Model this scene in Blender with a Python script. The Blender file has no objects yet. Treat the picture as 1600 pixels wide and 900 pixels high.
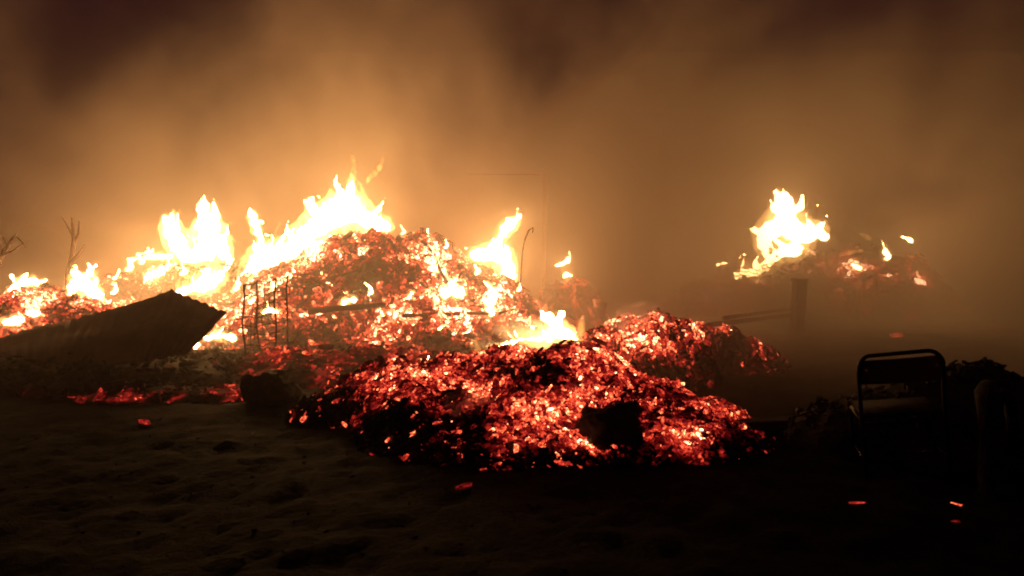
import bpy, bmesh, math, random
from mathutils import Vector, Matrix, noise
import numpy as np

random.seed(7)
scene = bpy.context.scene
COL = scene.collection

# ------------------------------------------------------------------ camera
F_PX = 1600 * 28.0 / 36.0
PITCH = math.atan(80.0 / F_PX)
CAM = Vector((0.0, 0.0, 1.6))
cam_data = bpy.data.cameras.new('camera')
cam_data.lens = 28.0
cam_data.sensor_width = 36.0
cam_data.clip_start = 0.05
cam_data.clip_end = 2000.0
cam = bpy.data.objects.new('camera', cam_data)
cam.location = CAM
cam.rotation_euler = (math.pi / 2 - PITCH, 0, 0)
COL.objects.link(cam)
scene.camera = cam

# ------------------------------------------------------------------ night sky
world = bpy.data.worlds.new('World')
scene.world = world
world.use_nodes = True
wn = world.node_tree.nodes
bg = wn['Background']
bg.inputs['Color'].default_value = (1.0, 0.27, 0.22, 1)
bg.inputs['Strength'].default_value = 0.026

# ------------------------------------------------------------------ render
scene.view_settings.view_transform = 'Standard'
scene.view_settings.look = 'None'
scene.view_settings.exposure = 0.0
scene.view_settings.gamma = 1.0
scene.render.engine = 'CYCLES'
cy = scene.cycles
cy.use_denoising = True
try:
    cy.denoiser = 'OPENIMAGEDENOISE'
    cy.denoising_input_passes = 'RGB_ALBEDO_NORMAL'
except Exception:
    pass
cy.use_adaptive_sampling = True
cy.adaptive_threshold = 0.06
cy.max_bounces = 4
cy.diffuse_bounces = 2
cy.glossy_bounces = 2
cy.transparent_max_bounces = 32
cy.volume_bounces = 1
cy.sample_clamp_indirect = 4.0
cy.volume_step_rate = 1.0
cy.volume_max_steps = 256
cy.filter_width = 2.0
cy.use_light_tree = False

FLAME_RGB = (1.0, 0.50, 0.165)
CORE_STRENGTH = 43.0
SMOKE_DENSITY = 0.30
SMOKE_SEED = 3.3


# ------------------------------------------------------------------ helpers
def P(px, py, Y):
    """point at depth Y (metres along the ground) seen at photo pixel px, py"""
    u = (px - 800.0) / F_PX
    v = (450.0 - py) / F_PX
    c, s = math.cos(PITCH), math.sin(PITCH)
    d = Vector((u, c + v * s, -s + v * c))
    return CAM + d * (Y / d.y)


def G(px, py, z=0.0):
    u = (px - 800.0) / F_PX
    v = (450.0 - py) / F_PX
    c, s = math.cos(PITCH), math.sin(PITCH)
    d = Vector((u, c + v * s, -s + v * c))
    return CAM + d * ((z - CAM.z) / d.z)


def link(o, parent=None):
    COL.objects.link(o)
    if parent is not None:
        o.parent = parent
    return o


def mesh_obj(name, bm, mat, parent=None, smooth=False):
    me = bpy.data.meshes.new(name)
    bmesh.ops.recalc_face_normals(bm, faces=bm.faces)
    bm.to_mesh(me)
    bm.free()
    if smooth:
        me.polygons.foreach_set('use_smooth', [True] * len(me.polygons))
    me.materials.append(mat)
    return link(bpy.data.objects.new(name, me), parent)


def empty(name, loc=(0, 0, 0)):
    o = bpy.data.objects.new(name, None)
    o.location = loc
    o.empty_display_size = 0.1
    return link(o)


def tag(o, label=None, cat=None, group=None, kind=None):
    if label:
        o['label'] = label
    if cat:
        o['category'] = cat
    if group:
        o['group'] = group
    if kind:
        o['kind'] = kind
    return o


def reparent(o, root):
    """parent keeping the world place of a mesh that was built in world space"""
    o.parent = root
    o.matrix_parent_inverse = Matrix.Translation(root.location).inverted()
    return o


def add_tube(bm, pts, radii, seg=8, cap=True):
    pts = [Vector(p) for p in pts]
    n = len(pts)
    if not hasattr(radii, '__len__'):
        radii = [radii] * n
    rings = []
    prev = None
    for i, p in enumerate(pts):
        t = (pts[min(i + 1, n - 1)] - pts[max(i - 1, 0)])
        t = t.normalized() if t.length > 1e-9 else Vector((0, 0, 1))
        if prev is None:
            a = Vector((0, 0, 1)) if abs(t.z) < 0.9 else Vector((1, 0, 0))
            x = t.cross(a).normalized()
        else:
            x = prev - t * prev.dot(t)
            x = x.normalized() if x.length > 1e-6 else t.orthogonal().normalized()
        prev = x
        y = t.cross(x)
        rings.append([bm.verts.new(p + (x * math.cos(2 * math.pi * k / seg) + y * math.sin(2 * math.pi * k / seg)) * radii[i])
                      for k in range(seg)])
    for a, b in zip(rings, rings[1:]):
        for k in range(seg):
            bm.faces.new((a[k], a[(k + 1) % seg], b[(k + 1) % seg], b[k]))
    if cap:
        bm.faces.new(rings[0][::-1])
        bm.faces.new(rings[-1])


def add_box(bm, mtx, sx, sy, sz, jit=0.0, rnd=random):
    vs = []
    for x in (-1, 1):
        for y in (-1, 1):
            for z in (-1, 1):
                v = Vector((x * sx / 2 * (1 + rnd.uniform(-jit, jit)), y * sy / 2 * (1 + rnd.uniform(-jit, jit)),
                            z * sz / 2 * (1 + rnd.uniform(-jit, jit))))
                vs.append(bm.verts.new(mtx @ v))
    fs = []
    for q in ((0, 1, 3, 2), (4, 6, 7, 5), (0, 4, 5, 1), (2, 3, 7, 6), (0, 2, 6, 4), (1, 5, 7, 3)):
        fs.append(bm.faces.new([vs[i] for i in q]))
    return fs


def box_obj(name, mat, parent, loc, size, rot=(0, 0, 0), bevel=0.008, jit=0.0):
    bm = bmesh.new()
    m = Matrix.Translation(loc) @ Matrix.Rotation(rot[2], 4, 'Z') @ Matrix.Rotation(rot[1], 4, 'Y') @ Matrix.Rotation(rot[0], 4, 'X')
    add_box(bm, m, *size, jit=jit)
    if bevel:
        bmesh.ops.bevel(bm, geom=bm.edges[:], offset=bevel, segments=1, affect='EDGES')
    return mesh_obj(name, bm, mat, parent)


def fbm(p, octv=4, s=1.0):
    return noise.fractal(Vector(p) * s, 1.0, 2.0, octv, noise_basis='PERLIN_ORIGINAL')


def sstep(a, b, x):
    t = max(0.0, min(1.0, (x - a) / (b - a)))
    return t * t * (3 - 2 * t)


# ------------------------------------------------------------------ materials
def new_mat(name):
    m = bpy.data.materials.new(name)
    m.use_nodes = True
    nt = m.node_tree
    for n in list(nt.nodes):
        nt.nodes.remove(n)
    out = nt.nodes.new('ShaderNodeOutputMaterial')
    return m, nt, out


def mth(nt, op, a, b=None, clamp=False):
    n = nt.nodes.new('ShaderNodeMath')
    n.operation = op
    n.use_clamp = clamp
    for i, v in enumerate((a, b)):
        if v is None:
            continue
        if isinstance(v, (int, float)):
            n.inputs[i].default_value = v
        else:
            nt.links.new(v, n.inputs[i])
    return n.outputs[0]


def maprange(nt, v, a, b, c, d, smooth=True):
    n = nt.nodes.new('ShaderNodeMapRange')
    n.interpolation_type = 'SMOOTHSTEP' if smooth else 'LINEAR'
    nt.links.new(v, n.inputs[0])
    for i, k in enumerate((a, b, c, d)):
        n.inputs[1 + i].default_value = k
    return n.outputs[0]


def noise_tex(nt, vec, scale, detail=3.0, rough=0.55, dist=0.0, dims='3D', w=0.0):
    n = nt.nodes.new('ShaderNodeTexNoise')
    n.noise_dimensions = dims
    if vec is not None:
        nt.links.new(vec, n.inputs['Vector'])
    n.inputs['Scale'].default_value = scale
    n.inputs['Detail'].default_value = detail
    n.inputs['Roughness'].default_value = rough
    n.inputs['Distortion'].default_value = dist
    if dims == '4D':
        n.inputs['W'].default_value = w
    return n.outputs['Fac']


def coord(nt, which='Object'):
    return nt.nodes.new('ShaderNodeTexCoord').outputs[which]


def mapping(nt, vec, scale=(1, 1, 1), loc=(0, 0, 0)):
    n = nt.nodes.new('ShaderNodeMapping')
    nt.links.new(vec, n.inputs[0])
    n.inputs['Scale'].default_value = scale
    n.inputs['Location'].default_value = loc
    return n.outputs[0]


def plain_mat(name, c1, c2, scale=8.0, rough=0.85, metal=0.0, bump=0.3, spec=0.3):
    m, nt, out = new_mat(name)
    b = nt.nodes.new('ShaderNodeBsdfPrincipled')
    v = coord(nt)
    f = noise_tex(nt, v, scale, 5.0, 0.6)
    r = nt.nodes.new('ShaderNodeValToRGB')
    r.color_ramp.elements[0].position = 0.35
    r.color_ramp.elements[1].position = 0.68
    r.color_ramp.elements[0].color = (*c1, 1)
    r.color_ramp.elements[1].color = (*c2, 1)
    nt.links.new(f, r.inputs[0])
    nt.links.new(r.outputs[0], b.inputs['Base Color'])
    b.inputs['Roughness'].default_value = rough
    b.inputs['Metallic'].default_value = metal
    b.inputs['Specular IOR Level'].default_value = spec
    if bump:
        bp = nt.nodes.new('ShaderNodeBump')
        bp.inputs['Strength'].default_value = bump
        bp.inputs['Distance'].default_value = 0.02
        nt.links.new(noise_tex(nt, v, scale * 3, 6.0, 0.65), bp.inputs['Height'])
        nt.links.new(bp.outputs[0], b.inputs['Normal'])
    nt.links.new(b.outputs[0], out.inputs['Surface'])
    return m


def ember_mat(name, fine=34.0, amp=2.7):
    """char that glows by its own heat: per-piece heat plus fine mottling of the burning surface"""
    m, nt, out = new_mat(name)
    b = nt.nodes.new('ShaderNodeBsdfPrincipled')
    at = nt.nodes.new('ShaderNodeAttribute')
    at.attribute_name = 'ember_heat'
    oi = nt.nodes.new('ShaderNodeObjectInfo')
    sp = nt.nodes.new('ShaderNodeSeparateColor')
    nt.links.new(oi.outputs['Color'], sp.inputs[0])
    heat = mth(nt, 'ADD', at.outputs['Fac'], sp.outputs[0])
    geo = nt.nodes.new('ShaderNodeNewGeometry')
    v = geo.outputs['Position']
    f = noise_tex(nt, v, fine, 3.0, 0.6, 0.8)
    f2 = mth(nt, 'ADD', mth(nt, 'MULTIPLY', mth(nt, 'SUBTRACT', f, 0.50), amp), 1.0)
    h = mth(nt, 'MULTIPLY', heat, f2, clamp=True)
    h3 = mth(nt, 'POWER', h, 3.2)
    r = mth(nt, 'MULTIPLY', h3, 9.0)
    g = mth(nt, 'ADD', mth(nt, 'MULTIPLY', mth(nt, 'POWER', h, 6.6), 5.2), mth(nt, 'MULTIPLY', r, 0.022))
    bl = mth(nt, 'ADD', mth(nt, 'MULTIPLY', mth(nt, 'POWER', h, 8.5), 2.5), mth(nt, 'MULTIPLY', r, 0.026))
    cc = nt.nodes.new('ShaderNodeCombineColor')
    for i, s in enumerate((r, g, bl)):
        nt.links.new(s, cc.inputs[i])
    nt.links.new(cc.outputs[0], b.inputs['Emission Color'])
    b.inputs['Emission Strength'].default_value = 1.0
    rp = nt.nodes.new('ShaderNodeValToRGB')
    rp.color_ramp.elements[0].color = (0.012, 0.011, 0.010, 1)
    rp.color_ramp.elements[1].color = (0.10, 0.095, 0.09, 1)
    rp.color_ramp.elements[0].position = 0.45
    rp.color_ramp.elements[1].position = 0.75
    nt.links.new(noise_tex(nt, v, 9.0, 4.0), rp.inputs[0])
    nt.links.new(rp.outputs[0], b.inputs['Base Color'])
    b.inputs['Roughness'].default_value = 0.95
    b.inputs['Specular IOR Level'].default_value = 0.1
    nt.links.new(b.outputs[0], out.inputs['Surface'])
    m.cycles.emission_sampling = 'NONE'
    return m


def flame_core_mat(strength):
    m, nt, out = new_mat('flame_core')
    e = nt.nodes.new('ShaderNodeEmission')
    e.inputs['Color'].default_value = (*FLAME_RGB, 1)
    e.inputs['Strength'].default_value = strength
    nt.links.new(e.outputs[0], out.inputs['Surface'])
    m.cycles.emission_sampling = 'FRONT'
    return m


def flame_sheath_mat(name, strength, rgb=(1.0, 0.47, 0.12), scale=7.0):
    m, nt, out = new_mat(name)
    e = nt.nodes.new('ShaderNodeEmission')
    e.inputs['Color'].default_value = (*rgb, 1)
    geo = nt.nodes.new('ShaderNodeNewGeometry')
    v = mapping(nt, geo.outputs['Position'], (1, 1, 0.45))
    f = noise_tex(nt, v, scale, 3.0, 0.6, 1.2)
    k = mth(nt, 'MULTIPLY', maprange(nt, f, 0.40, 0.66, 0.04, 1.0), strength)
    nt.links.new(k, e.inputs['Strength'])
    nt.links.new(e.outputs[0], out.inputs['Volume'])
    m.cycles.volume_step_rate = 1.0
    return m


M = {}
M['soil'] = plain_mat('soil', (0.004, 0.0023, 0.0023), (0.014, 0.0080, 0.0078), 7.0, 0.95, bump=1.0, spec=0.1)
M['ash'] = plain_mat('ash_soil', (0.020, 0.017, 0.015), (0.06, 0.052, 0.047), 5.0, 0.95, bump=0.6, spec=0.1)
M['char'] = plain_mat('charred_wood', (0.010, 0.009, 0.008), (0.035, 0.030, 0.027), 14.0, 0.9)
M['stone'] = plain_mat('sooty_stone', (0.02, 0.018, 0.017), (0.06, 0.055, 0.05), 6.0, 0.9, bump=0.7)
M['metal'] = plain_mat('burnt_steel', (0.03, 0.022, 0.018), (0.09, 0.06, 0.045), 20.0, 0.6, 0.7, bump=0.2)
M['sheet'] = plain_mat('sooty_sheet', (0.05, 0.034, 0.024), (0.12, 0.08, 0.055), 3.0, 0.75, 0.2, bump=0.3)
M['tube'] = plain_mat('dark_tube', (0.015, 0.012, 0.012), (0.03, 0.022, 0.022), 20.0, 0.4, 0.8, bump=0.05, spec=0.5)
M['panel'] = plain_mat('dark_panel', (0.05, 0.022, 0.020), (0.075, 0.035, 0.03), 8.0, 0.42, 0.0, bump=0.08, spec=0.5)
M['bright_bolt'] = plain_mat('steel_bolt', (0.35, 0.32, 0.30), (0.5, 0.45, 0.42), 8.0, 0.35, 0.9, bump=0.0)
M['timber'] = plain_mat('scorched_timber', (0.05, 0.032, 0.020), (0.16, 0.10, 0.06), 9.0, 0.85, bump=0.4)
M['pale'] = plain_mat('pale_timber', (0.14, 0.11, 0.08), (0.26, 0.21, 0.16), 9.0, 0.8)
M['bark'] = plain_mat('scorched_bark', (0.06, 0.04, 0.03), (0.20, 0.14, 0.10), 12.0, 0.9)
M['ember'] = ember_mat('ember')
M['bed'] = ember_mat('ember_bed', 12.0, 2.4)
M['core'] = flame_core_mat(CORE_STRENGTH)
M['sheath'] = flame_sheath_mat('flame_sheath', 24.0)
M['lick'] = flame_sheath_mat('flame_lick', 16.0, (1.0, 0.44, 0.09), 9.0)


# ------------------------------------------------------------------ ground
def ground_z(x, y):
    near = 1.0 - sstep(14, 22, math.hypot(x, y - 8))
    return near * (0.05 * fbm((x * 0.5, y * 0.5, 3.3), 3) + 0.022 * fbm((x * 2.6, y * 2.6, 7.7), 3) + 0.020 * noise.fractal(Vector((x * 5.5, y * 5.5, 1.7)), 0.25, 2.0, 4, noise_basis='PERLIN_ORIGINAL'))


def build_ground():
    bm = bmesh.new()
    xs = [-400, -150, -60, -30, -16] + [i * 0.075 - 10 for i in range(268)] + [16, 30, 60, 150, 400]
    ys = [-60, -20, -5] + [1.0 + i * 0.075 for i in range(0, 147)] + [12.2 + i * 0.3 for i in range(45)] + [30, 45, 80, 160, 500]
    xs.sort(); ys.sort()
    g = [[bm.verts.new((x, y, ground_z(x, y))) for x in xs] for y in ys]
    for j in range(len(ys) - 1):
        for i in range(len(xs) - 1):
            bm.faces.new((g[j][i], g[j][i + 1], g[j + 1][i + 1], g[j + 1][i]))
    o = mesh_obj('ground', bm, M['soil'], None, True)
    tag(o, kind='structure')


build_ground()


# ------------------------------------------------------------------ heaps
def make_chip_meshes(n, mat, seed):
    rnd = random.Random(seed)
    res = []
    for k in range(n):
        bm = bmesh.new()
        L, W, T = 1.0, rnd.uniform(0.22, 0.5), rnd.uniform(0.16, 0.36)
        bmesh.ops.create_icosphere(bm, subdivisions=1, radius=0.5)
        for v in bm.verts:
            j = noise.noise_vector(v.co * 2.3 + Vector((k * 3.1, seed, 0)))
            c = v.co + j * 0.22
            # squared-off, splintered lump
            c = Vector([math.copysign(abs(t) ** 0.72, t) for t in c])
            v.co = Vector((c.x * L, c.y * W, c.z * T))
        me = bpy.data.meshes.new('ember')
        bm.to_mesh(me)
        bm.free()
        me.materials.append(mat)
        res.append(me)
    return res


CHIPS = make_chip_meshes(14, M['ember'], 5)
STONES = []
for me in CHIPS:
    st = me.copy(); st.name = 'rubble'; st.materials.clear(); st.materials.append(M['stone'])
    STONES.append(st)
CHIP_DATA = []
for me in CHIPS:
    CHIP_DATA.append((np.array([v.co[:] for v in me.vertices]), np.array([p.vertices[:] for p in me.polygons])))


def pieces_object(name, places, heats, mat, parent):
    """many chips joined in one mesh; heat kept per chip"""
    V, Fc, H = [], [], []
    off = 0
    for (k, mtx), h in zip(places, heats):
        v, f = CHIP_DATA[k]
        A = np.array(mtx)
        V.append(v @ A[:3, :3].T + A[:3, 3])
        Fc.append(f + off)
        H.append(np.full(len(v), h))
        off += len(v)
    V = np.concatenate(V); Fc = np.concatenate(Fc); H = np.concatenate(H)
    me = bpy.data.meshes.new(name)
    me.vertices.add(len(V)); me.vertices.foreach_set('co', V.astype(np.float32).ravel())
    me.loops.add(len(Fc) * 3); me.loops.foreach_set('vertex_index', Fc.astype(np.int32).ravel())
    me.polygons.add(len(Fc))
    me.polygons.foreach_set('loop_start', np.arange(0, len(Fc) * 3, 3, dtype=np.int32))
    me.update(calc_edges=True)
    a = me.attributes.new('ember_heat', 'FLOAT', 'POINT')
    a.data.foreach_set('value', H.astype(np.float32))
    me.materials.append(mat)
    o = link(bpy.data.objects.new(name, me), parent)
    o.color = (0, 0, 0, 1)
    return o


def heap(name, label, cat, bumps, n, size, heatfn, seed, rough=0.16, res=0.09, n_single=300, bedheat=0.05, lit=True):
    rnd = random.Random(seed)
    x0 = min(b[0] - b[2] for b in bumps) - 0.1; x1 = max(b[0] + b[2] for b in bumps) + 0.1
    y0 = min(b[1] - b[3] for b in bumps) - 0.1; y1 = max(b[1] + b[3] for b in bumps) + 0.1

    def H(x, y):
        s = 0.0
        for (cx, cyy, rx, ry, h, pw) in bumps:
            wx = x + 0.22 * fbm((x, y, seed), 2, 0.9)
            wy = y + 0.22 * fbm((x, y, seed + 9), 2, 0.9)
            d = ((wx - cx) / rx) ** 2 + ((wy - cyy) / ry) ** 2
            if d < 1:
                s = max(s, h * (1 - d) ** pw) + 0.25 * min(s, h * (1 - d) ** pw)
        if s <= 0:
            return -0.12
        return s + rough * min(1, s * 2.5) * fbm((x, y, seed * 1.7), 4, 1.7) - 0.05

    root = empty(name, (sum(b[0] for b in bumps) / len(bumps), sum(b[1] for b in bumps) / len(bumps), 0))
    tag(root, label, cat, 'smouldering heaps of the fire')
    bm = bmesh.new()
    nx, ny = int((x1 - x0) / res) + 1, int((y1 - y0) / res) + 1
    vs = {}
    for j in range(ny):
        for i in range(nx):
            x, y = x0 + i * res, y0 + j * res
            vs[i, j] = (x, y, H(x, y))
    vm = {}
    hl = []

    def gv(i, j):
        if (i, j) not in vm:
            vm[i, j] = bm.verts.new(vs[i, j])
            hl.append(heatfn(*vs[i, j], rnd) * 0.75 + bedheat if vs[i, j][2] > 0 else 0)
        return vm[i, j]
    for j in range(ny - 1):
        for i in range(nx - 1):
            if max(vs[i, j][2], vs[i + 1, j][2], vs[i, j + 1][2], vs[i + 1, j + 1][2]) > -0.1:
                bm.faces.new((gv(i, j), gv(i + 1, j), gv(i + 1, j + 1), gv(i, j + 1)))
    o = mesh_obj('mound', bm, M['bed'] if lit else M['ash'], None, True)
    a = o.data.attributes.new('ember_heat', 'FLOAT', 'POINT')
    a.data.foreach_set('value', np.array(hl, dtype=np.float32))
    o.color = (0, 0, 0, 1)
    reparent(o, root)
    # chips over the camera side
    places, heats, keys = [], [], []
    tries = 0
    while len(places) < n and tries < n * 14:
        tries += 1
        x, y = rnd.uniform(x0, x1), rnd.uniform(y0, y1)
        z = H(x, y)
        if z < 0.0:
            continue
        e = 0.05
        nrm = Vector((H(x - e, y) - H(x + e, y), H(x, y - e) - H(x, y + e), 2 * e)).normalized()
        view = (CAM - Vector((x, y, z))).normalized()
        if nrm.dot(view) < -0.15:
            continue
        big = rnd.random() < 0.025
        s = rnd.uniform(0.45, 1.0) ** 1.6 * size * (3.0 if big else 1.65)
        q = nrm.to_track_quat('Z', 'Y').to_matrix().to_4x4()
        rot = q @ Matrix.Rotation(rnd.uniform(0, 6.28), 4, 'Z') @ Matrix.Rotation(rnd.gauss(0, 0.35), 4, 'X') @ Matrix.Rotation(rnd.gauss(0, 0.35), 4, 'Y')
        p = Vector((x, y, z)) + nrm * rnd.uniform(-0.15, 0.35) * s
        m = Matrix.Translation(p) @ rot @ Matrix.Diagonal((s, s * rnd.uniform(0.7, 1.2), s * rnd.uniform(0.8, 1.4), 1))
        places.append((rnd.randrange(len(CHIPS)), m))
        heats.append(heatfn(x, y, z, rnd) * (0.55 if big else 1.0))
        keys.append(s / (CAM - p).length * (0.6 + max(0, heats[-1])))
    order = sorted(range(len(places)), key=lambda i: -keys[i])
    single = set(order[:n_single])
    inv = Matrix.Translation(root.location).inverted()
    for i in single:
        k, m = places[i]
        c = bpy.data.objects.new('ember' if lit else 'rubble', CHIPS[k] if lit else STONES[k])
        c.color = (max(0.0, heats[i]), 0, 0, 1)
        COL.objects.link(c)
        c.parent = root
        c.matrix_local = inv @ m
    rest = [i for i in range(len(places)) if i not in single]
    if rest:
        o = pieces_object('ember_bed' if lit else 'rubble_bed', [places[i] for i in rest], [heats[i] for i in rest], M['ember'] if lit else M['stone'], None)
        reparent(o, root)
        tag(o, kind='stuff')
    return root, H


def spots(x, y, z, lst):
    s = 0.0
    for (cx, cyy, cz, r, h) in lst:
        d = ((x - cx) ** 2 + (y - cyy) ** 2 * 0.3 + (z - cz) ** 2) / (r * r)
        if d < 4:
            s += h * math.exp(-d * 1.5)
    return s


def px_spots(lst, Y):
    out = []
    for px, py, rpx, h in lst:
        p = P(px, py, Y)
        out.append((p.x, p.y, p.z, rpx / F_PX * Y, h))
    return out


# --- nearest heap: red embers
FS = px_spots([(700, 590, 40, .15), (880, 560, 50, .14), (840, 620, 40, .18), (930, 600, 70, .12), (870, 680, 35, .2),
               (1030, 600, 40, .16), (650, 575, 25, .2), (960, 665, 46, -.6), (985, 640, 36, -.3), (720, 700, 60, -.3), (600, 665, 60, -.3), (1100, 690, 30, -.3),
               (1010, 712, 30, .10), (1060, 715, 20, .12), (780, 590, 30, -.15), (1060, 640, 25, .15), (620, 600, 40, .1), (530, 590, 40, .22), (590, 600, 40, .12)], 6.6)


def heat_front(x, y, z, rnd):
    f = fbm((x, y, z + 4.0), 4, 2.7)
    g = fbm((x, y, z + 14.0), 2, 0.9)
    h = 0.305 + 0.46 * f + 0.15 * g + rnd.gauss(0, 0.13) + 0.9 * spots(x, y, z, FS)
    # the foot of the heap has gone out, except for a few runs
    cut = 0.16 if x < -0.2 else 0.04
    h -= 0.42 * (1 - sstep(cut - 0.04, cut + 0.16, z + 0.10 * g))
    if rnd.random() < 0.03:
        h = max(h, rnd.uniform(0.3, 0.6))
    return max(0.0, min(0.84, h))


front, H_front = heap('ember_heap', 'broad heap of red glowing embers nearest the camera, topped by grey smoke wisps', 'ember heap',
                      [(0.05, 7.0, 1.55, 1.35, 0.56, 0.8), (1.05, 6.5, 1.0, 1.15, 0.36, 0.8), (-1.05, 7.1, 0.95, 0.7, 0.36, 0.8),
                       (0.55, 6.1, 1.05, 0.75, 0.26, 0.8), (0.22, 6.45, 1.75, 1.30, 0.10, 0.7)],
                      15500, 0.048, heat_front, 3, rough=0.20, res=0.06)

# --- ridge behind it on the right
def heat_ridge(x, y, z, rnd):
    f = fbm((x, y, z + 24.0), 3, 2.6)
    h = 0.44 + 0.42 * f + rnd.gauss(0, 0.15)
    h -= 0.50 * (1 - sstep(0.34, 0.66, z + 0.10))
    return max(0.0, min(0.9, h))


ridge, H_ridge = heap('ember_heap', 'low ridge of red embers behind the nearest heap, running toward the fallen rails', 'ember heap',
                      [(1.40, 8.7, 0.95, 0.75, 0.76, 0.8), (2.35, 9.6, 1.0, 0.45, 0.66, 0.9)],
                      4400, 0.052, heat_ridge, 11, rough=0.20, res=0.07, n_single=200)

# --- the main heap
MS = px_spots([(640, 465, 18, .3), (545, 465, 22, .4), (710, 455, 30, .45), (770, 470, 18, .35), (690, 415, 22, .3), (640, 375, 45, .22),
               (690, 375, 30, .28), (500, 400, 45, .3), (420, 450, 30, .4), (450, 490, 15, .3), (330, 525, 40, .45), (240, 430, 22, .45),
               (610, 505, 25, .3), (720, 510, 40, .28), (560, 500, 22, .3), (400, 500, 25, .35), (230, 400, 35, .35), (800, 430, 30, .3),
               (820, 490, 40, .1), (575, 520, 60, .05)], 11.6)
MD = px_spots([(490, 465, 40, -.35), (590, 410, 32, -.30), (640, 430, 25, -.2), (830, 470, 45, -.2), (300, 405, 40, -.2)], 11.6)


def heat_main(x, y, z, rnd):
    f = fbm((x, y, z + 34.0), 3, 2.0)
    g = fbm((x, y, z + 54.0), 2, 0.7)
    h = 0.49 + 0.46 * f + 0.26 * g + rnd.gauss(0, 0.17) + spots(x, y, z, MS) + spots(x, y, z, MD)
    h -= 0.30 * (1 - sstep(0.22, 0.5, z))
    return max(0.0, min(1.0, h))


main, H_main = heap('ember_heap', 'largest burning heap, tall pile of orange embers with the biggest flames on top', 'ember heap',
                    [(-2.05, 12.7, 1.75, 1.9, 1.62, 0.62), (-3.6, 12.3, 1.5, 1.7, 1.05, 0.7), (-5.2, 12.8, 1.9, 1.5, 1.12, 0.6),
                     (-0.45, 12.4, 1.25, 1.5, 0.98, 0.7), (-1.6, 11.4, 2.6, 1.1, 0.62, 0.7), (-3.7, 10.9, 1.2, 0.7, 0.36, 0.8)],
                    16000, 0.07, heat_main, 21, rough=0.26, res=0.09)

# --- rubble between the two big heaps
def heat_spread(x, y, z, rnd):
    h = 0.13 + 0.48 * fbm((x, y, z + 104.0), 3, 1.6) + rnd.gauss(0, 0.10)
    return max(0.0, min(0.7, h))


spread, H_spread = heap('rubble_heap', 'low dark rubble with scattered embers between the largest and the nearest heap', 'rubble heap',
                        [(-1.6, 9.2, 2.2, 1.0, 0.30, 0.7), (-3.6, 9.6, 1.5, 0.8, 0.26, 0.7), (0.4, 9.6, 1.2, 1.0, 0.40, 0.7), (-3.4, 8.0, 1.3, 0.6, 0.14, 0.7)],
                        2600, 0.06, heat_spread, 81, rough=0.13, n_single=160, bedheat=0.0)


# --- left heap
LS = px_spots([(30, 495, 35, .3), (60, 500, 40, .2), (140, 455, 25, .3), (60, 455, 30, .1)], 9.9)


def heat_left(x, y, z, rnd):
    f = fbm((x, y, z + 64.0), 3, 2.2)
    return max(0.0, min(0.95, 0.38 + 0.48 * f + rnd.gauss(0, 0.16) + spots(x, y, z, LS)))


left, H_left = heap('ember_heap', 'small rounded ember heap at the photo left edge, behind the dark roof sheet', 'ember heap',
                    [(-5.75, 10.2, 1.1, 0.9, 0.92, 0.6), (-6.6, 10.0, 0.9, 0.8, 0.62, 0.7)], 3600, 0.065, heat_left, 31, rough=0.14, n_single=200)


# --- right mound, mostly gone dark
RS = px_spots([(1340, 412, 26, .9), (1315, 398, 22, .6), (1345, 385, 16, .6), (1300, 410, 24, .5), (1440, 437, 14, .8),
               (1170, 425, 25, .5), (1330, 445, 14, .6), (1280, 460, 14, .4), (1380, 415, 20, .4)], 15.6)


def heat_right(x, y, z, rnd):
    f = fbm((x, y, z + 74.0), 3, 2.2)
    return max(0.0, min(0.95, 0.10 + 0.40 * f + rnd.gauss(0, 0.15) + spots(x, y, z, RS)))


right, H_right = heap('debris_mound', 'dark debris mound under the lone bright fire on the right', 'debris mound',
                      [(5.6, 16.3, 2.0, 1.5, 1.06, 0.6), (7.5, 16.4, 1.9, 1.4, 1.22, 0.7), (4.2, 15.6, 1.4, 1.0, 0.75, 0.7)],
                      2600, 0.13, heat_right, 41, rough=0.22, n_single=150)


def heat_small(x, y, z, rnd):
    return max(0.0, min(0.9, 0.22 + 0.4 * fbm((x, y, z + 84.0), 3, 2.2) + rnd.gauss(0, 0.16)))


small, H_small = heap('ember_heap', 'small dark ember pile with two little flames, just right of the largest heap', 'ember heap',
                      [(0.95, 13.2, 0.75, 0.7, 0.92, 0.6)], 500, 0.11, heat_small, 51, rough=0.12, n_single=60)


# --- ash bank under the roof sheet
ASH_SPOTS = px_spots([(150, 548, 10, .4), (200, 545, 7, .3), (100, 552, 7, .25)], 8.3)


def heat_ash(x, y, z, rnd):
    return max(0.0, -0.12 + 0.22 * fbm((x, y, z + 94.0), 3, 2.4) + rnd.gauss(0, 0.07)
               + spots(x, y, z, ASH_SPOTS))


ash, H_ash = heap('ash_bank', 'dark bank of ash and soil under the slumped roof sheet', 'ash bank',
                  [(-4.6, 8.7, 1.9, 1.0, 0.34, 0.7), (-6.2, 8.4, 1.6, 0.9, 0.24, 0.8)], 900, 0.08, heat_ash, 61, rough=0.10, n_single=80)


# ------------------------------------------------------------------ flames
def cloud_tex(name, size, depth):
    t = bpy.data.textures.new(name, 'CLOUDS')
    t.noise_scale = size
    t.noise_depth = depth
    return t


CT1 = cloud_tex('flame_warp', 0.22, 3)
CT2 = cloud_tex('flame_warp_small', 0.09, 2)


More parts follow.
